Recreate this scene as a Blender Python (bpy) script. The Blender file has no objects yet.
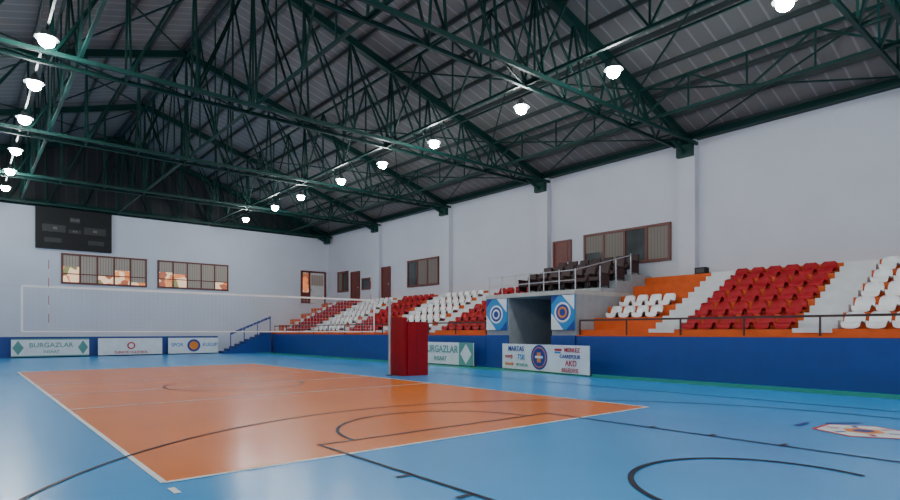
import bpy, math, random
from mathutils import Vector
random.seed(3)
C = bpy.context.scene.collection

# ------------------------------------------------------------------ materials
def mat(name, col, rough=0.6, var=0.06, scale=3.0, metal=0.0, emis=None, estr=0.0, bump=0.0, spec=0.5):
    m = bpy.data.materials.new(name); m.use_nodes = True
    nt = m.node_tree; b = nt.nodes['Principled BSDF']
    b.inputs['Roughness'].default_value = rough
    b.inputs['Metallic'].default_value = metal
    b.inputs['Specular IOR Level'].default_value = spec
    tc = nt.nodes.new('ShaderNodeTexCoord')
    n = nt.nodes.new('ShaderNodeTexNoise'); n.inputs['Scale'].default_value = scale
    n.inputs['Detail'].default_value = 4
    nt.links.new(tc.outputs['Object'], n.inputs['Vector'])
    r = nt.nodes.new('ShaderNodeValToRGB')
    r.color_ramp.elements[0].position = 0.3; r.color_ramp.elements[1].position = 0.7
    c0 = [max(0, c*(1-var)) for c in col]; c1 = [min(1, c*(1+var)) for c in col]
    r.color_ramp.elements[0].color = (*c0, 1); r.color_ramp.elements[1].color = (*c1, 1)
    nt.links.new(n.outputs['Fac'], r.inputs['Fac'])
    nt.links.new(r.outputs['Color'], b.inputs['Base Color'])
    if emis:
        b.inputs['Emission Color'].default_value = (*emis, 1)
        b.inputs['Emission Strength'].default_value = estr
    if bump:
        bp = nt.nodes.new('ShaderNodeBump'); bp.inputs['Strength'].default_value = bump
        bp.inputs['Distance'].default_value = 0.01
        nt.links.new(n.outputs['Fac'], bp.inputs['Height'])
        nt.links.new(bp.outputs['Normal'], b.inputs['Normal'])
    return m

def stripe_mat(name, cA, cB, axis='X', period=0.3, duty=0.5, rough=0.6, bump=0.0):
    m = bpy.data.materials.new(name); m.use_nodes = True
    nt = m.node_tree; b = nt.nodes['Principled BSDF']; b.inputs['Roughness'].default_value = rough
    tc = nt.nodes.new('ShaderNodeTexCoord'); s = nt.nodes.new('ShaderNodeSeparateXYZ')
    nt.links.new(tc.outputs['Object'], s.inputs[0])
    d = nt.nodes.new('ShaderNodeMath'); d.operation = 'DIVIDE'; d.inputs[1].default_value = period
    nt.links.new(s.outputs[axis], d.inputs[0])
    f = nt.nodes.new('ShaderNodeMath'); f.operation = 'FRACT'; nt.links.new(d.outputs[0], f.inputs[0])
    r = nt.nodes.new('ShaderNodeValToRGB')
    e = r.color_ramp.elements
    e[0].position = duty; e[0].color = (*cA, 1); e[1].position = min(1, duty+0.06); e[1].color = (*cB, 1)
    nt.links.new(f.outputs[0], r.inputs['Fac'])
    nt.links.new(r.outputs['Color'], b.inputs['Base Color'])
    if bump:
        bp = nt.nodes.new('ShaderNodeBump'); bp.inputs['Strength'].default_value = bump; bp.inputs['Distance'].default_value = 0.03
        nt.links.new(f.outputs[0], bp.inputs['Height']); nt.links.new(bp.outputs['Normal'], b.inputs['Normal'])
    return m

M = {}
M['wall'] = mat('wall_paint', (0.53, 0.54, 0.61), 0.85, 0.03, 0.6)
M['wallback'] = mat('wall_paint_back', (0.56, 0.585, 0.67), 0.85, 0.03, 0.6)
M['blue_floor'] = mat('floor_blue_vinyl', (0.05, 0.34, 0.74), 0.25, 0.05, 0.5, spec=0.4)
M['orange_floor'] = mat('floor_orange_vinyl', (0.80, 0.19, 0.022), 0.25, 0.05, 0.5, spec=0.4)
M['green_floor'] = mat('floor_green', (0.02, 0.28, 0.20), 0.4)
M['white_line'] = mat('line_white', (0.85, 0.85, 0.85), 0.4)
M['black_line'] = mat('line_black', (0.006, 0.01, 0.03), 0.5, spec=0.2)
M['steel'] = mat('steel_green', (0.004, 0.036, 0.031), 0.5, 0.15, 2, spec=0.25)
M['roof'] = stripe_mat('roof_sheet', (0.165, 0.165, 0.16), (0.27, 0.27, 0.265), 'Y', 0.5, 0.85, 0.65, 0.4)
M['purlin'] = mat('purlin_paint', (0.03, 0.042, 0.042), 0.5)
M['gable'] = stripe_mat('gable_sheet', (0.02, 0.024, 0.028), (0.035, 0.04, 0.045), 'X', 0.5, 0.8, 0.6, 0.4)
M['barrier'] = mat('barrier_blue', (0.006, 0.045, 0.25), 0.5, 0.08)
M['bleach'] = mat('bleacher_orange', (0.60, 0.10, 0.018), 0.7, 0.1, spec=0.3)
M['stair'] = mat('stair_white', (0.60, 0.60, 0.62), 0.6)
M['conc'] = mat('concrete_grey', (0.30, 0.31, 0.33), 0.8, 0.08)
M['slab'] = mat('slab_paint', (0.42, 0.40, 0.37), 0.7, 0.06)
M['red_seat'] = mat('seat_red', (0.36, 0.006, 0.014), 0.45, spec=0.2)
M['white_seat'] = mat('seat_white', (0.76, 0.76, 0.78), 0.35)
M['dark_seat'] = mat('seat_burgundy', (0.030, 0.008, 0.010), 0.6)
M['rail'] = mat('rail_brown', (0.05, 0.02, 0.018), 0.4)
M['chrome'] = mat('rail_steel', (0.5, 0.5, 0.52), 0.3, metal=0.7)
M['door'] = mat('door_redbrown', (0.15, 0.018, 0.014), 0.5, 0.15)
M['frame'] = mat('window_frame_brown', (0.12, 0.025, 0.018), 0.5)
M['glass'] = mat('window_glass_dark', (0.05, 0.055, 0.06), 0.08, 0.3, 1.5)
M['blind'] = stripe_mat('window_blind', (0.40, 0.33, 0.28), (0.16, 0.13, 0.12), 'X', 0.14, 0.8, 0.7)
M['blindY'] = stripe_mat('window_blind_y', (0.17, 0.14, 0.12), (0.09, 0.07, 0.06), 'Y', 0.14, 0.8, 0.6)
M['black'] = mat('black_plastic', (0.006, 0.006, 0.008), 0.6, spec=0.3)
M['darkgrey'] = mat('dark_grey', (0.04, 0.04, 0.045), 0.5)
M['midgrey'] = mat('display_grey', (0.11, 0.11, 0.12), 0.5)
M['panel'] = mat('scoreboard_panel', (0.012, 0.012, 0.014), 0.5)
M['white'] = mat('white_print', (0.72, 0.74, 0.78), 0.5)
M['blueprint'] = mat('blue_print', (0.008, 0.035, 0.25), 0.5)
M['cyanprint'] = mat('cyan_print', (0.02, 0.22, 0.52), 0.5)
M['redprint'] = mat('red_print', (0.5, 0.015, 0.015), 0.5)
M['greenprint'] = mat('green_print', (0.10, 0.30, 0.27), 0.5)
M['orangeprint'] = mat('orange_print', (0.75, 0.22, 0.02), 0.5)
M['redpad'] = mat('pad_red', (0.30, 0.002, 0.008), 0.5, 0.1, spec=0.25)
M['net'] = mat('net_cord', (0.52, 0.53, 0.56), 0.7)
M['lamp'] = mat('lamp_lens', (1, 1, 1), 0.4, emis=(0.93, 1.0, 0.96), estr=260)
M['housing'] = mat('lamp_housing', (0.15, 0.17, 0.17), 0.4, metal=0.5)
m=bpy.data.materials.new('outside_view'); m.use_nodes=True; nt=m.node_tree; bb=nt.nodes['Principled BSDF']
tc=nt.nodes.new('ShaderNodeTexCoord'); vo=nt.nodes.new('ShaderNodeTexVoronoi'); vo.inputs['Scale'].default_value=2.4
nt.links.new(tc.outputs['Object'],vo.inputs['Vector'])
sp=nt.nodes.new('ShaderNodeSeparateColor'); nt.links.new(vo.outputs['Color'],sp.inputs[0])
r=nt.nodes.new('ShaderNodeValToRGB'); r.color_ramp.interpolation='CONSTANT'
e=r.color_ramp.elements; e[0].color=(0.75,0.22,0.07,1); e[1].position=0.25; e[1].color=(0.95,0.62,0.40,1)
x=e.new(0.62); x.color=(0.20,0.20,0.08,1); x=e.new(0.7); x.color=(0.85,0.30,0.10,1); x=e.new(0.85); x.color=(0.35,0.10,0.05,1)
nt.links.new(sp.outputs[0],r.inputs['Fac']); nt.links.new(r.outputs['Color'],bb.inputs['Base Color'])
nt.links.new(r.outputs['Color'],bb.inputs['Emission Color']); bb.inputs['Emission Strength'].default_value=0.8
M['outside']=m

# ------------------------------------------------------------------ mesh builder
class MB:
    def __init__(s): s.v=[]; s.f=[]; s.m=[]; s.ml=[]
    def mi(s, k):
        if k not in s.ml: s.ml.append(k)
        return s.ml.index(k)
    def add(s, vs, fs, k):
        o=len(s.v); s.v += [tuple(p) for p in vs]
        i=s.mi(k)
        for f in fs: s.f.append([a+o for a in f]); s.m.append(i)
    def box(s, x0,x1,y0,y1,z0,z1,k):
        vs=[(x,y,z) for z in (z0,z1) for y in (y0,y1) for x in (x0,x1)]
        s.add(vs, [(0,2,3,1),(4,5,7,6),(0,1,5,4),(2,6,7,3),(0,4,6,2),(1,3,7,5)], k)
    def beam(s, p, q, w, h=None, k='steel'):
        h = h or w
        p=Vector(p); q=Vector(q); d=(q-p).normalized()
        up=Vector((0,0,1)) if abs(d.z)<0.95 else Vector((0,1,0))
        a=d.cross(up).normalized(); b=a.cross(d).normalized()
        vs=[]
        for c in (p,q):
            for sa,sb in ((-1,-1),(1,-1),(1,1),(-1,1)):
                vs.append(c+a*sa*w/2+b*sb*h/2)
        s.add(vs, [(0,1,2,3),(7,6,5,4),(0,4,5,1),(1,5,6,2),(2,6,7,3),(3,7,4,0)], k)
    def tube(s, p, q, r0, r1=None, k='steel', n=12, cap=True):
        r1 = r0 if r1 is None else r1
        p=Vector(p); q=Vector(q); d=(q-p).normalized()
        up=Vector((0,0,1)) if abs(d.z)<0.95 else Vector((0,1,0))
        a=d.cross(up).normalized(); b=a.cross(d).normalized()
        vs=[]
        for c,r in ((p,r0),(q,r1)):
            for i in range(n):
                t=2*math.pi*i/n; vs.append(c+a*math.cos(t)*r+b*math.sin(t)*r)
        fs=[(i,(i+1)%n,n+(i+1)%n,n+i) for i in range(n)]
        if cap: fs += [tuple(range(n))[::-1], tuple(range(n,2*n))]
        s.add(vs, fs, k)
    def flat(s, pts, z, k):
        s.add([(x,y,z) for x,y in pts], [tuple(range(len(pts)))], k)
    def line(s, p, q, w, z, k):
        p=Vector(p); q=Vector(q); d=(q-p).normalized(); n=Vector((-d.y,d.x))*w/2
        s.flat([p-n,q-n,q+n,p+n], z, k)
    def arc(s, c, r, a0, a1, w, z, k, n=64):
        vs=[]
        for i in range(n+1):
            t=math.radians(a0+(a1-a0)*i/n)
            vs.append((c[0]+(r-w/2)*math.cos(t), c[1]+(r-w/2)*math.sin(t), z))
            vs.append((c[0]+(r+w/2)*math.cos(t), c[1]+(r+w/2)*math.sin(t), z))
        s.add(vs, [(2*i,2*i+1,2*i+3,2*i+2) for i in range(n)], k)
    def build(s, name, parent=None, bevel=0, smooth=False):
        me=bpy.data.meshes.new(name); me.from_pydata(s.v,[],s.f)
        for k in s.ml: me.materials.append(M[k])
        for i,p in enumerate(me.polygons):
            p.material_index=s.m[i]; p.use_smooth=smooth
        me.update()
        o=bpy.data.objects.new(name,me); C.objects.link(o)
        if parent: o.parent=parent
        if bevel:
            b=o.modifiers.new('bevel','BEVEL'); b.width=bevel; b.segments=2; b.limit_method='ANGLE'
        return o

def text(body, size, loc, rot, k, parent, name='lettering', align='CENTER'):
    cu=bpy.data.curves.new(name,'FONT'); cu.body=body; cu.size=size; cu.align_x=align; cu.align_y='CENTER'; cu.extrude=0.003
    cu.offset=size*0.012
    t=bpy.data.objects.new('tmp',cu); C.objects.link(t)
    bpy.context.view_layer.update()
    dg=bpy.context.evaluated_depsgraph_get()
    me=bpy.data.meshes.new_from_object(t.evaluated_get(dg))
    bpy.data.objects.remove(t)
    me.materials.clear(); me.materials.append(M[k])
    o=bpy.data.objects.new(name,me); C.objects.link(o)
    o.location=loc; o.rotation_euler=rot
    if parent:
        o.parent=parent
    return o

# ------------------------------------------------------------------ dimensions
XL,XR=-7.2,21.2; YB,YN=39.5,-9.0; ZE=8.8; XM=7.0; SL=0.30
def zr(x): return ZE+0.12+SL*((XR-XM)-abs(x-XM))

# ------------------------------------------------------------------ shell
b=MB(); b.box(XL-0.3,XR+0.3,YN-1,YB+0.3,-0.2,0,'blue_floor'); b.build('floor')
b=MB(); b.box(XR,XR+0.3,YN,YB+0.3,0,ZE+0.1,'wall'); b.build('wall_right')
for i,y in enumerate((-3.4,3.7,10.85,18.0,25.2,32.4)):
    b=MB(); b.box(XR-0.28,XR-0.001,y-0.33,y+0.33,3.59,ZE-0.12,'wall'); b.build('trim_pillar_%d'%(i+1))
b=MB(); b.box(XL-0.3,XR,YB,YB+0.3,0,ZE,'wallback')
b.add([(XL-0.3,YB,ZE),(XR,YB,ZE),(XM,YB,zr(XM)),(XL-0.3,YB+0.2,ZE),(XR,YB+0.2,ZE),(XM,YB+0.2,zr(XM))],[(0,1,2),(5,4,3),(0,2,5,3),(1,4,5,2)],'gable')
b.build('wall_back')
b=MB(); b.box(XL-0.3,XL,YN,YB,0,4.2,'wall'); b.box(XL-0.3,XL,YN,YB,7.6,ZE+0.1,'wall')
y=YN
while y<YB:
    b.box(XL-0.3,XL,y,y+0.8,4.2,7.6,'wall'); y+=4.4  # unseen wall; gaps between piers added to let sky light in
b.build('wall_left')
b=MB()
e=0.4
for sx in (1,-1):
    x0=XM; x1=XR+e if sx>0 else XL-e
    z0=zr(XM); z1=zr(x1) 
    vs=[(x0,YN,z0),(x1,YN,z1),(x1,YB+.4,z1),(x0,YB+.4,z0)]
    vs+=[(a,c,d+0.12) for a,c,d in vs]
    b.add(vs,[(0,1,2,3),(7,6,5,4),(0,4,5,1),(1,5,6,2),(2,6,7,3),(3,7,4,0)],'roof')
b.build('ceiling')

b=MB()
n=11
for sx in (1,-1):
    for i in range(n+1):
        x=XM+sx*(0.15+(XR-XM-0.4)*i/n)
        b.beam((x,YN,zr(x)-0.08),(x,YB-0.02,zr(x)-0.08),0.07,0.15,'purlin')
b.build('ceiling_purlins')
b=MB(); b.beam((XR-0.16,YN,ZE-0.02),(XR-0.16,YB,ZE-0.02),0.3,0.22,'steel'); b.beam((XL,YB-0.12,ZE-0.1),(XR,YB-0.12,ZE-0.1),0.2,0.25,'steel'); b.build('trim_eaves')

# trusses
ZB=8.5
def truss(y):
    b=MB()
    N=8; s=(XR-XM-0.1)/N
    xs=[XM+(i-N)*s for i in range(2*N+1)]
    top=lambda x: zr(x)-0.28
    b.beam((xs[0],y,top(xs[0])),(XM,y,top(XM)),0.22,0.26)
    b.beam((XM,y,top(XM)),(xs[-1],y,top(xs[-1])),0.22,0.26)
    for dy in (-0.35,0.35):
        b.beam((xs[0]+0.05,y+dy,ZB),(xs[-1]-0.05,y+dy,ZB),0.09,0.11)
    for i,x in enumerate(xs[1:-1],1):
        for dy in (-0.35,0.35):
            b.beam((x,y+dy,ZB),(x,y,top(x)),0.055)
            j = i+1 if x<XM-0.1 else i-1
            if i==N: 
                b.beam((xs[N-1],y+dy,ZB),(x,y,top(x)),0.055); b.beam((xs[N+1],y+dy,ZB),(x,y,top(x)),0.055)
            else:
                b.beam((x,y+dy,ZB),(xs[j],y,top(xs[j])) if 0<j<2*N else (x,y,top(x)),0.055)
        b.beam((x,y-0.35,ZB),(x,y+0.35,ZB),0.05)
        if i<2*N-1: b.beam((x,y-0.35,ZB),(xs[i+1],y+0.35,ZB),0.04)
    b.box(XR-0.5,XR-0.285,y-0.3,y+0.3,8.05,8.6,'steel')
    b.beam((XR-0.4,y,8.15),(XR-1.3,y,8.5),0.1,0.12)
    return b.build('roof_truss')
TY=[-3.4,3.7,10.85,18.0,25.2,32.4,39.0]
for y in TY: truss(y)
def girder(x, name='lattice_girder'):
    b=MB(); zt=zr(x)-0.35
    zb=ZB+0.08
    b.beam((x,YN,zb),(x,YB-0.3,zb),0.08); b.beam((x,YN,zt),(x,YB-0.3,zt),0.08)
    for a,c in zip(TY[:-1],TY[1:]):
        nn=4; st=(c-a)/nn
        for i in range(nn):
            y0=a+i*st
            b.beam((x,y0,zb if i%2==0 else zt),(x,y0+st,zt if i%2==0 else zb),0.055)
            b.beam((x,y0+st,zb),(x,y0+st,zt),0.045)
    return b.build(name)
for x in (-3.6,2.3,7.0,12.3,17.6): girder(x)
b=MB()
for a,c in zip(TY[:-1],TY[1:]):
    for x0,x1 in ((17.6,XR-0.3),(12.3,17.6),(2.3,7.0),(-3.6,2.3)):
        b.beam((x0,a,zr(x0)-0.3),(x1,c,zr(x1)-0.3),0.045); b.beam((x1,a,zr(x1)-0.3),(x0,c,zr(x0)-0.3),0.045)
for x in (13.1,1.5):
    b.beam((x,YN,ZB+0.18),(x,YB-0.3,ZB+0.18),0.05,0.05)
b.build('roof_bracing')

# ------------------------------------------------------------------ lamps
def lamp(x,y,z,power):
    b=MB()
    b.tube((x,y,z+0.02),(x,y,ZB+0.18),0.015,0.015,'housing',6)
    b.tube((x,y,z-0.02),(x,y,z+0.08),0.10,0.07,'housing',12)
    b.tube((x,y,z-0.15),(x,y,z-0.02),0.25,0.12,'housing',20)
    rings=8; nseg=16; vs=[]; fs=[]
    R=0.17
    for i in range(rings+1):
        t=math.pi*i/rings-math.pi/2
        for j in range(nseg):
            p=2*math.pi*j/nseg
            vs.append((x+R*math.cos(t)*math.cos(p),y+R*math.cos(t)*math.sin(p),z-0.22-R*0.85*math.sin(t)))
    for i in range(rings):
        for j in range(nseg):
            fs.append((i*nseg+j,i*nseg+(j+1)%nseg,(i+1)*nseg+(j+1)%nseg,(i+1)*nseg+j))
    b.add(vs,fs,'lamp')
    o=b.build('high_bay_lamp')
    l=bpy.data.lights.new('lamp_light','POINT'); l.energy=power; l.shadow_soft_size=0.1; l.color=(0.95,1.0,0.98)
    lo=bpy.data.objects.new('lamp_light',l); C.objects.link(lo); lo.location=(x,y,z-0.50); lo.parent=o
ZL=8.5
PW=60
for y in (-6,-2,1.2,4.65,8.8,12.1,16.4,19.8,23.2,27.3,30.5,34.8): lamp(13.1,y,ZL,PW)
for y in (-6,-2,1.2,5,9,13,16.8,20.0,23.5,27.8,31.5,35.2): lamp(1.5,y,ZL+0.12,PW)

# ------------------------------------------------------------------ floor markings
CX0,CX1,CY0,CY1=1.43,9.86,5.86,25.3; CM=15.6
b=MB(); b.box(CX0,CX1,CY0,CY1,0.0,0.003,'orange_floor'); b.build('floor_court')
b=MB(); z=0.006; w=0.06
for p,q in (((CX0,CY0),(CX0,CY1)),((CX1,CY0),(CX1,CY1)),((CX0,CY0),(CX1,CY0)),((CX0,CY1),(CX1,CY1)),((CX0,CM),(CX1,CM)),((CX0,CM-3.1),(CX1,CM-3.1)),((CX0,CM+3.1),(CX1,CM+3.1))):
    b.line(p,q,w,z,'white_line')
b.line((1.43,5.4),(1.43,5.62),w,z,'white_line')
z=0.008; w=0.05
b.arc((5.6,3.0),6.05,-20,200,w,z,'black_line',96)
b.line((3.39,0.75),(3.39,6.55),w,z,'black_line'); b.line((7.76,0.75),(7.76,6.55),w,z,'black_line'); b.line((3.36,6.55),(7.79,6.55),w,z,'black_line')
b.arc((5.57,6.55),1.68,0,180,w,z,'black_line')
b.arc((5.6,2.1),1.22,-20,200,0.06,z,'black_line')
b.arc((5.6,CM),1.75,0,360,w,z,'black_line')
b.line((12.65,0.75),(12.65,30.4),w,z,'black_line'); b.line((-1.4,0.75),(-1.4,30.4),w,z,'black_line')
b.line((-1.4,0.75),(12.65,0.75),w,z,'black_line'); b.line((-1.4,30.4),(12.65,30.4),w,z,'black_line')
b.arc((5.6,28.2),6.05,160,380,w,z,'black_line',96)
for yy in (2.8,3.7,4.6): b.line((3.2,yy),(3.39,yy),0.06,z,'black_line'); b.line((7.76,yy),(7.95,yy),0.06,z,'black_line')
b.build('floor_line_markings')
b=MB(); b.box(15.0,16.16,YN,38.2,0,0.004,'green_floor'); b.build('floor_margin')
b=MB(); cx,cy=9.8,2.45
hexp=[(cx+0.58*math.cos(math.radians(a)),cy+0.58*math.sin(math.radians(a))) for a in range(0,360,60)]
b.flat([(cx+(p[0]-cx)*1.12,cy+(p[1]-cy)*1.12) for p in hexp],0.005,'redprint')
b.flat(hexp,0.0065,'white')
hin=[(cx+0.26*math.cos(math.radians(a+30)),cy+0.26*math.sin(math.radians(a+30))) for a in range(0,360,60)]
b.flat(hin,0.009,'orangeprint'); 
b.flat([(cx+(p[0]-cx)*0.55,cy+(p[1]-cy)*0.55) for p in hin],0.0105,'blueprint')
for a in range(30,390,60):
    c_,s_=math.cos(math.radians(a)),math.sin(math.radians(a))
    b.line((cx+c_*0.30,cy+s_*0.30),(cx+c_*0.46,cy+s_*0.46),0.07,0.009,'redprint' if (a//60)%2 else 'blueprint')
b.flat([(cx+0.2,cy-0.72),(cx+0.3,cy-1.0),(cx+0.5,cy-1.0),(cx+0.4,cy-0.72)],0.009,'blueprint')
b.flat([(cx-0.1,cy-0.72),(cx+0.0,cy-0.98),(cx+0.12,cy-0.98),(cx+0.05,cy-0.72)],0.009,'redprint')
b.flat([(cx-0.2,cy+0.75),(cx+0.25,cy+0.75),(cx+0.25,cy+0.83),(cx-0.2,cy+0.83)],0.009,'blueprint')
b.flat([(cx+0.4,cy+0.55),(cx+0.85,cy+0.2),(cx+0.9,cy+0.26),(cx+0.45,cy+0.61)],0.009,'blueprint')
b.build('floor_logo')

# ------------------------------------------------------------------ bleachers
T0=1.5; RISE=0.42; DEP=0.84; X0=16.42; ZP=3.56
def steps(y0,y1,name,stairs):
    b=MB()
    prof=[(X0,0)]
    for i in range(5):
        prof.append((X0+DEP*i,T0+RISE*i)); prof.append((X0+DEP*(i+1),T0+RISE*i))
    xt=X0+DEP*5
    prof+= [(xt,ZP),(XR-0.005,ZP),(XR-0.005,0)]
    n=len(prof)
    vs=[(x,y0,z) for x,z in prof]+[(x,y1,z) for x,z in prof]
    fs=[(i,i+1,n+i+1,n+i) for i in range(n-1)]+[tuple(range(n))[::-1],tuple(range(n,2*n))]
    b.add(vs,fs,'bleach')
    for s0,s1 in stairs:
        for i in range(5):
            z0=T0+RISE*i; xa=X0+DEP*i
            b.box(xa+0.0,xa+DEP+0.0,s0,s1,z0-0.0,z0+0.02,'stair')
            b.box(xa+DEP*0.5,xa+DEP,s0,s1,z0+0.02,z0+0.22,'stair')
            b.box(xa-0.015,xa,s0,s1,z0-0.4 if i else z0-0.1,z0+0.02,'stair')
        b.box(xt-0.02,xt,s0,s1,3.1,ZP+0.01,'stair')
    return b.build(name)
steps(-6.0,12.4,'bleacher_stand',[(8.9,9.75),(4.75,5.65),(0.6,1.5)])
steps(16.9,YB-0.01,'bleacher_stand',[(20.5,21.3),(24.6,25.4),(28.7,29.5),(32.8,33.6),(36.9,37.7)])

def seat_block(name,y0,y1,rows,k,pitch=0.52):
    b=MB()
    n=int((y1-y0)/pitch+0.05); off=(y1-y0-n*pitch)/2
    prof=[(-0.42,0.03,0.38),(-0.41,0.12,0.42),(-0.34,0.16,0.44),(-0.2,0.13,0.44),(-0.08,0.13,0.44),(-0.02,0.18,0.44),(0.03,0.29,0.44),(0.06,0.38,0.40),(0.065,0.43,0.27)]
    us=[-1,-0.7,-0.3,0.3,0.7,1]
    for r in rows:
        for s in range(n):
            yc=y0+off+pitch*(s+0.5); xb=X0+DEP*r+0.62; zb=T0+RISE*r
            for side in (0,1):
                vs=[];
                for (dx,dz,w) in prof:
                    for u in us:
                        cup=abs(u)**3
                        back = dz>0.17 and dx>-0.3
                        vs.append((xb+dx-(0.07*cup if back else 0)+(0.02 if side and back else 0), yc+u*w/2, zb+dz+(0.04*cup if not back else 0)-(0.025 if side and not back else 0)))
                nu=len(us); fs=[]
                for i in range(len(prof)-1):
                    for j in range(nu-1):
                        fs.append((i*nu+j,i*nu+j+1,(i+1)*nu+j+1,(i+1)*nu+j))
                b.add(vs,fs,k)
            b.box(xb-0.3,xb-0.08,yc-0.1,yc+0.1,zb,zb+0.12,'darkgrey')
    return b.build(name,smooth=True)
seat_block('spectator_seats_red',5.7,8.85,range(5),'red_seat')
seat_block('spectator_seats_white',1.55,4.7,range(5),'white_seat')
seat_block('spectator_seats_red',-2.6,0.55,range(5),'red_seat')
seat_block('spectator_seats_white',9.8,12.35,range(1,3),'white_seat')
seat_block('spectator_seats_red',17.1,20.45,range(5),'red_seat')
seat_block('spectator_seats_white',21.35,24.55,range(5),'white_seat')
seat_block('spectator_seats_red',25.45,28.65,range(5),'red_seat')
seat_block('spectator_seats_white',29.55,32.75,range(5),'white_seat')
seat_block('spectator_seats_red',33.65,36.85,range(5),'red_seat')

b=MB()
for y0,y1 in ((-6.0,12.38),(16.92,38.1)):
    b.box(16.2,16.39,y0,y1,0,1.28,'barrier')
    b.box(16.19,16.40,y0,y1,1.28,1.32,'bleach')
b.build('barrier_wall')
b=MB(); b.box(XL,12.9,YB-0.2,YB-0.001,0,1.15,'barrier'); b.build('baseboard_back')

def handrail(y0,y1,name):
    b=MB(); x=16.30
    b.beam((x,y0,1.82),(x,y1,1.82),0.06,0.06,'rail')
    n=max(1,round((y1-y0)/1.9))
    for i in range(n+1):
        y=y0+(y1-y0)*i/n
        b.beam((x,y,1.32),(x,y,1.82),0.04,0.04,'rail')
    b.build(name)
handrail(-6,12.3,'hand_rail'); handrail(17.0,38,'hand_rail')

# ------------------------------------------------------------------ portal + VIP stand
TIER=((17.7,3.05),(18.7,3.36),(19.7,3.66))
b=MB()
b.box(16.25,21.15,12.42,13.5,0,2.75,'conc'); b.box(16.25,21.15,15.65,16.88,0,2.75,'conc')
b.box(16.18,16.25,12.42,13.5,0,1.3,'barrier'); b.box(16.18,16.25,15.65,16.88,0,1.3,'barrier')
b.box(16.15,21.15,12.42,16.88,2.75,2.9,'slab')
b.box(20.2,20.4,13.5,15.65,0,2.75,'conc')
b.box(20.15,20.2,14.1,15.1,0,2.1,'darkgrey')
for i,(xa,zz) in enumerate(TIER):
    b.box(xa,21.15,12.42,16.88,2.9 if i==0 else TIER[i-1][1],zz,'conc')
b.build('tunnel_entrance')
b=MB()
for z_ in (3.25,3.6): b.tube((16.3,12.5,z_),(16.3,16.8,z_),0.018,k='chrome')
for i in range(7):
    y=12.5+4.3*i/6; b.tube((16.3,y,2.9),(16.3,y,3.65),0.022,k='chrome')
for x_,zt in TIER:
    b.tube((x_+0.05,12.5,zt),(x_+0.05,12.5,zt+0.8),0.022,k='chrome')
b.tube((16.3,12.5,3.6),(19.75,12.5,4.4),0.02,k='chrome')
b.build('stand_railing')
def armchair(x,y,z,k='dark_seat'):
    b=MB()
    b.box(x-0.3,x+0.25,y-0.24,y+0.24,z+0.28,z+0.43,k)
    b.add([(x+0.17,y-0.24,z+0.38),(x+0.29,y-0.24,z+0.38),(x+0.40,y-0.22,z+0.86),(x+0.32,y-0.22,z+0.88),(x+0.17,y+0.24,z+0.38),(x+0.29,y+0.24,z+0.38),(x+0.40,y+0.22,z+0.86),(x+0.32,y+0.22,z+0.88)],
      [(0,1,2,3),(7,6,5,4),(0,4,5,1),(1,5,6,2),(2,6,7,3),(3,7,4,0)],k)
    for s in (-1,1):
        b.box(x-0.28,x+0.28,y+s*0.27-0.03,y+s*0.27+0.03,z+0.52,z+0.58,k)
        b.box(x-0.26,x+0.24,y+s*0.27-0.02,y+s*0.27+0.02,z+0.1,z+0.52,k)
        b.box(x-0.26,x-0.20,y+s*0.27-0.02,y+s*0.27+0.02,z,z+0.1,'black'); b.box(x+0.18,x+0.24,y+s*0.27-0.02,y+s*0.27+0.02,z,z+0.1,'black')
    b.build('armchair',bevel=0.02)
for xa,zz in ((18.2,TIER[0][1]),(19.2,TIER[1][1]),(20.2,TIER[2][1])):
    for i in range(7): armchair(xa,12.85+0.6*i,zz)
for y0,y1 in ((15.72,16.85),(12.45,13.48)):
    b=MB(); x=16.2
    b.box(x-0.02,x+0.045,y0,y1,1.5,2.74,'cyanprint')
    yc=(y0+y1)/2; zc=2.12
    def ngon(r,k,dx,n=24):
        b.add([(x-0.02-dx,yc+r*math.cos(2*math.pi*i/n),zc+r*math.sin(2*math.pi*i/n)) for i in range(n)],[tuple(range(n))],k)
    def tri(pts,k,dx): b.add([(x-0.02-dx,a,c) for a,c in pts],[tuple(range(len(pts)))],k)
    tri([(y1,1.5),(y1-0.55,1.5),(y1,2.1)],'white',0.003); tri([(y0,2.74),(y0+0.55,2.74),(y0,2.2)],'white',0.003)
    tri([(y0,1.5),(y0+0.35,1.5),(y0,1.85)],'blueprint',0.003); tri([(y1,2.74),(y1-0.35,2.74),(y1,2.4)],'blueprint',0.003)
    ngon(0.36,'white',0.006); ngon(0.29,'blueprint',0.009); ngon(0.20,'white' if y0>14 else 'orangeprint',0.012); ngon(0.13,'blueprint',0.015)
    b.build('club_sign')

# ------------------------------------------------------------------ far stair in corner
b=MB()
for i in range(9):
    b.box(13.0+0.35*i,16.17,38.25,39.45,0.155*i,0.155*(i+1),'barrier')
b.beam((13.4,38.3,1.3),(16.15,38.3,2.45),0.05,0.14,'barrier')
for i in range(4): b.beam((13.4+i*0.9,38.3,0.15+0.4*i),(13.4+i*0.9,38.3,1.3+0.38*i),0.05,0.05,'barrier')
b.build('corner_staircase')

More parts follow.
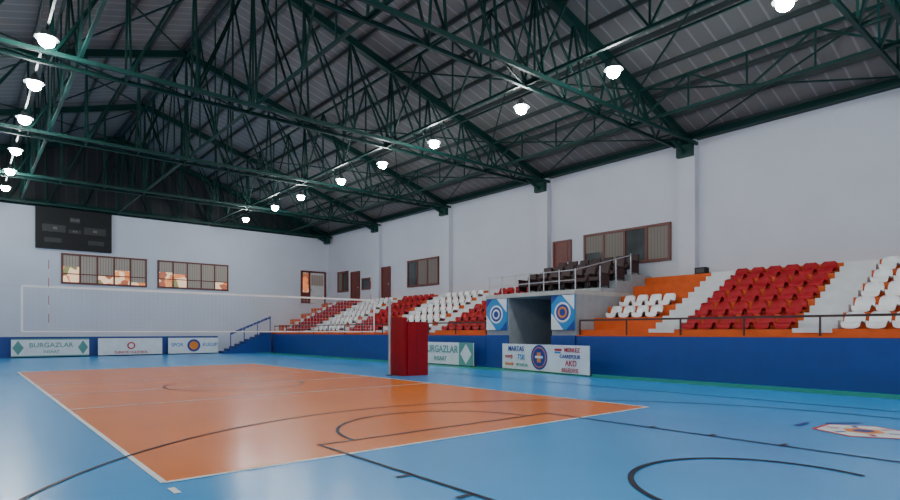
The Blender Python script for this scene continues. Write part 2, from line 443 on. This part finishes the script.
# ------------------------------------------------------------------ windows and doors
def win_right(name,y0,y1,z0,z1,nm,mats):
    b=MB(); x=XR-0.002
    b.box(x-0.03,x+0.0,y0,y1,z0,z1,'glass')
    for z_ in (z0,z1): b.box(x-0.09,x,y0-0.05,y1+0.05,z_-0.05,z_+0.05,'frame')
    for i in range(nm+1):
        y=y0+(y1-y0)*i/nm; b.box(x-0.085,x,y-0.05,y+0.05,z0,z1,'frame')
    for i,mm in enumerate(mats):
        if mm:
            ya=y0+(y1-y0)*i/nm+0.05; yb=y0+(y1-y0)*(i+1)/nm-0.05
            b.box(x-0.05,x-0.03,ya,yb,z0+0.05+(0.0 if mm==1 else (z1-z0)*0.4),z1-0.05,'blindY')
    return b.build(name)
win_right('window_1',11.65,15.7,4.3,5.7,4,[1,0,1,2])
win_right('window_2',26.1,29.1,4.25,5.8,3,[1,1,0])
win_right('window_3',36.5,37.9,4.4,5.8,2,[0,1])
win_right('window_4',33.5,34.5,4.4,5.1,1,[0])
def win_back(name,x0,x1,z0,z1,nm,gaps):
    b=MB(); y=YB-0.002
    b.box(x0,x1,y-0.03,y,z0,z1,'outside')
    for z_ in (z0,z1): b.box(x0-0.05,x1+0.05,y-0.09,y,z_-0.05,z_+0.05,'frame')
    b.box(x0,x1,y-0.07,y,z0+0.5,z0+0.56,'frame')
    for i in range(nm+1):
        x=x0+(x1-x0)*i/nm; b.box(x-0.045,x+0.045,y-0.085,y,z0,z1,'frame')
    for i in range(nm):
        xa=x0+(x1-x0)*i/nm+0.045; xb=x0+(x1-x0)*(i+1)/nm-0.045
        b.box(xa,xb,y-0.05,y-0.03,z0+0.05+(z1-z0)*gaps[i],z1-0.05,'blind')
    return b.build(name)
win_back('window_5',4.25,8.6,4.25,5.9,5,[0.55,0.0,0.3,0.5,0.1])
win_back('window_6',9.3,13.6,4.25,5.9,5,[0.55,0.5,0.0,0.0,0.3])
def door_right(name,y0,y1,z0,z1):
    b=MB(); x=XR-0.002
    b.box(x-0.05,x,y0,y1,z0,z1,'door')
    for y in (y0,y1): b.box(x-0.09,x,y-0.05,y+0.05,z0,z1+0.05,'frame')
    b.box(x-0.09,x,y0,y1,z1-0.03,z1+0.06,'frame')
    for za,zb in ((0.12,0.45),(0.52,0.92)):
        b.box(x-0.065,x-0.05,y0+0.15,y1-0.15,z0+(z1-z0)*za,z0+(z1-z0)*zb,'frame')
    b.box(x-0.1,x-0.05,y0+0.1,y0+0.16,z0+(z1-z0)*0.45,z0+(z1-z0)*0.5,'chrome')
    b.build(name)
door_right('door_1',34.9,36.0,ZP+0.005,5.65)
door_right('door_2',31.1,32.0,ZP+0.005,5.65)
door_right('door_3',16.5,17.45,3.67,5.6)
b=MB(); y=YB-0.012
b.box(19.0,20.9,y-0.03,y,ZP+0.005,5.9,'stair')
for x in (19.0,19.6,20.9): b.box(x-0.07,x+0.07,y-0.09,y,ZP+0.005,5.95,'door')
b.box(19.0,20.9,y-0.09,y,5.85,5.97,'door')
b.box(19.06,19.54,y-0.06,y-0.03,4.4,5.8,'outside'); b.box(19.06,19.54,y-0.07,y-0.03,ZP+0.005,4.35,'door')
b.box(19.75,20.75,y-0.045,y-0.03,4.9,5.7,'blind'); b.box(19.72,19.78,y-0.08,y-0.03,4.5,4.65,'chrome')
b.build('door_4')
b=MB(); b.box(XR-0.55,XR-0.25,10.0,10.4,ZP+0.002,ZP+0.24,'black'); b.box(XR-0.56,XR-0.55,10.04,10.36,ZP+0.04,ZP+0.2,'darkgrey'); b.build('loudspeaker',bevel=0.02)

# ------------------------------------------------------------------ scoreboard
b=MB()
b.box(3.0,6.7,YB-0.25,YB-0.001,6.15,8.45,'black')
for (xa,xb,za,zb) in ((3.3,4.4,7.1,7.5),(5.3,6.4,7.1,7.5),(4.6,5.1,7.7,8.0),(3.4,4.2,6.5,6.75),(5.5,6.3,6.5,6.75),(4.55,5.15,7.1,7.3)):
    b.box(xa,xb,YB-0.26,YB-0.25,za,zb,'panel')
sb=b.build('scoreboard')
R90=(math.pi/2,0,0)
for t,x,z_,s in (('88:88',4.85,7.85,0.2),('8 8',4.85,7.2,0.16),('88',3.9,7.3,0.2),('88',5.85,7.3,0.2)):
    text(t,s,(x,YB-0.265,z_),R90,'midgrey',sb)

# ------------------------------------------------------------------ banners
def back_banner(x0,x1,txt,k,extra=None):
    b=MB(); y=38.95
    b.box(x0,x1,y-0.02,y+0.02,0.06,1.05,'white')
    for x in (x0+0.1,x1-0.1): b.beam((x,y,0.0),(x,y,1.05),0.03,0.03,'darkgrey'); b.beam((x,y,0.7),(x,y+0.22,0.0),0.03,0.03,'darkgrey')
    if extra=='frame':
        b.box(x0,x1,y-0.025,y-0.02,0.06,0.12,'greenprint'); b.box(x0,x1,y-0.025,y-0.02,0.99,1.05,'greenprint')
        for c in (x0+0.3,x1-0.3): b.add([(c,y-0.03,0.95),(c-0.25,y-0.03,0.55),(c,y-0.03,0.15),(c+0.25,y-0.03,0.55)],[(0,1,2,3)],'greenprint')
    if extra=='circle':
        b.tube(((x0+x1)/2,y-0.02,0.56),((x0+x1)/2,y-0.03,0.56),0.4,k='blueprint',n=24); b.tube(((x0+x1)/2,y-0.03,0.56),((x0+x1)/2,y-0.035,0.56),0.27,k='orangeprint',n=24)
    if extra=='red':
        b.tube(((x0+x1)/2,y-0.02,0.6),((x0+x1)/2,y-0.03,0.6),0.22,k='redprint',n=24); b.tube(((x0+x1)/2,y-0.03,0.6),((x0+x1)/2,y-0.035,0.6),0.14,k='white',n=24)
    o=b.build('advertising_board')
    for t,dx,z_,s in txt: text(t,s,((x0+x1)/2+dx,y-0.035,z_),R90,k,o)
back_banner(1.9,5.5,[('BURGAZLAR',0,0.68,0.36),('INSAAT',0,0.32,0.22)],'greenprint','frame')
back_banner(5.95,9.4,[('TURKIYE VOLEYBOL',0,0.2,0.2)],'redprint','red')
back_banner(9.75,12.8,[('SPOR',-1.0,0.6,0.3),('KULUP',1.0,0.6,0.3)],'cyanprint','circle')

def side_board(p,q,name='advertising_board'):
    p=Vector((p[0],p[1],0)); q=Vector((q[0],q[1],0)); L=(q-p).length
    ang=math.atan2(q.y-p.y,q.x-p.x)
    b=MB(); b.box(0,L,-0.02,0.02,0.05,0.98,'white')
    for x in (0.15,L-0.15): b.beam((x,0,0),(x,0,0.98),0.03,0.03,'darkgrey'); b.beam((x,0,0.7),(x,0.25,0),0.03,0.03,'darkgrey')
    return b,L,p,ang
b,L,p,ang=side_board((15.75,15.5),(15.06,11.0))
def disc(b,x,z_,r,k,d): b.tube((x,-0.02,z_),(x,-0.02-d,z_),r,k=k,n=28)
disc(b,2.15,0.53,0.44,'blueprint',0.006); disc(b,2.15,0.53,0.36,'orangeprint',0.009); disc(b,2.15,0.53,0.33,'blueprint',0.012)
b.box(2.05,2.25,-0.036,-0.02,0.35,0.7,'orangeprint'); b.box(1.95,2.35,-0.038,-0.02,0.5,0.58,'white')
b.box(2.95,3.3,-0.025,-0.02,0.78,0.86,'redprint'); b.box(2.95,3.25,-0.025,-0.02,0.70,0.76,'cyanprint')
o=b.build('advertising_board'); o.location=p; o.rotation_euler=(0,0,ang)
for t,x,z_,s,k in (('MARTAS',0.85,0.80,0.25,'blueprint'),('enerji',0.42,0.52,0.2,'redprint'),('TSK',1.15,0.5,0.26,'cyanprint'),('destek',0.45,0.24,0.2,'orangeprint'),('SPONSOR',1.2,0.22,0.15,'greenprint'),
    ('MERKEZ',3.8,0.82,0.2,'redprint'),('CARREFOUR',3.7,0.60,0.17,'blueprint'),('AKD',3.75,0.38,0.26,'redprint'),('BELEDIYE',3.7,0.15,0.19,'redprint')):
    text(t,s,(x,-0.035,z_),R90,k,o)
b,L,p,ang=side_board((15.8,21.6),(15.7,17.1))
b.box(L-0.9,L,-0.024,-0.02,0.05,0.98,'greenprint'); b.box(0,0.6,-0.024,-0.02,0.05,0.98,'greenprint')
b.add([(L-0.45,-0.03,0.93),(L-0.8,-0.03,0.52),(L-0.45,-0.03,0.1),(L-0.1,-0.03,0.52)],[(0,1,2,3)],'white')
o=b.build('advertising_board'); o.location=p; o.rotation_euler=(0,0,ang)
text('BURGAZLAR',0.42,(2.35,-0.035,0.68),R90,'greenprint',o); text('INSAAT',0.26,(2.35,-0.035,0.28),R90,'greenprint',o)

# ------------------------------------------------------------------ volleyball net
b=MB(); xa,xb=0.95,10.0; yn=CM; zb_,zt_=1.43,2.43
n=int((xb-xa)/0.1)
for i in range(n+1):
    x=xa+(xb-xa)*i/n; b.beam((x,yn,zb_),(x,yn,zt_),0.005,0.005,'net')
for i in range(11):
    z_=zb_+0.1*i; b.beam((xa,yn,z_),(xb,yn,z_),0.005,0.005,'net')
b.box(xa,xb,yn-0.006,yn+0.006,zt_-0.025,zt_+0.025,'white_line'); b.box(xa,xb,yn-0.005,yn+0.005,zb_-0.015,zb_+0.015,'white_line')
for x in (xa,xb): b.box(x-0.02,x+0.02,yn-0.006,yn+0.006,zb_,zt_,'white_line')
for x in (1.43,9.86):
    for i in range(9): b.tube((x,yn-0.02,zb_+0.2*i),(x,yn-0.02,zb_+0.2*(i+1)),0.006,k='redprint' if i%2 else 'white',n=6)
b.beam((0.3,yn,zt_),(xa,yn,zt_),0.012,0.012,'net'); b.beam((xb,yn,zt_),(10.6,yn,zt_),0.012,0.012,'net')
b.beam((0.3,yn,zb_),(xa,yn,zb_),0.01,0.01,'net'); b.beam((xb,yn,zb_),(10.6,yn,zb_),0.01,0.01,'net')
for x in (0.3,10.6):
    b.tube((x,yn,0),(x,yn,2.5),0.045,k='chrome',n=14); b.tube((x,yn,0),(x,yn,0.03),0.12,k='darkgrey',n=14)
b.build('volleyball_net')
b=MB(); 
b.box(10.77,10.9,15.05,15.85,0.0,1.9,'redpad'); b.box(10.9,11.6,15.0,15.12,0.0,1.75,'redpad'); b.box(11.6,11.72,15.0,15.85,0.0,1.75,'redpad')
b.box(10.9,11.6,15.75,15.85,0.0,1.75,'redpad')
b.box(10.9,11.6,15.12,15.75,1.66,1.72,'redpad')
b.box(11.246,11.254,14.995,15.0,0.02,1.73,'black')
b.build('referee_stand',bevel=0.025)

# ------------------------------------------------------------------ world + camera
w=bpy.data.worlds.new('World'); bpy.context.scene.world=w; w.use_nodes=True
nt=w.node_tree; bg=nt.nodes['Background']
bg.inputs['Color'].default_value=(0.84,0.90,1.0,1); bg.inputs['Strength'].default_value=0.85

cam=bpy.data.cameras.new('Camera'); co=bpy.data.objects.new('Camera',cam); C.objects.link(co)
co.location=(0,0,1.42); co.rotation_euler=(math.pi/2,0,math.radians(-40.2))
cam.sensor_width=36; cam.lens=574/900*36; cam.shift_y=82/900; cam.clip_end=300
bpy.context.scene.camera=co
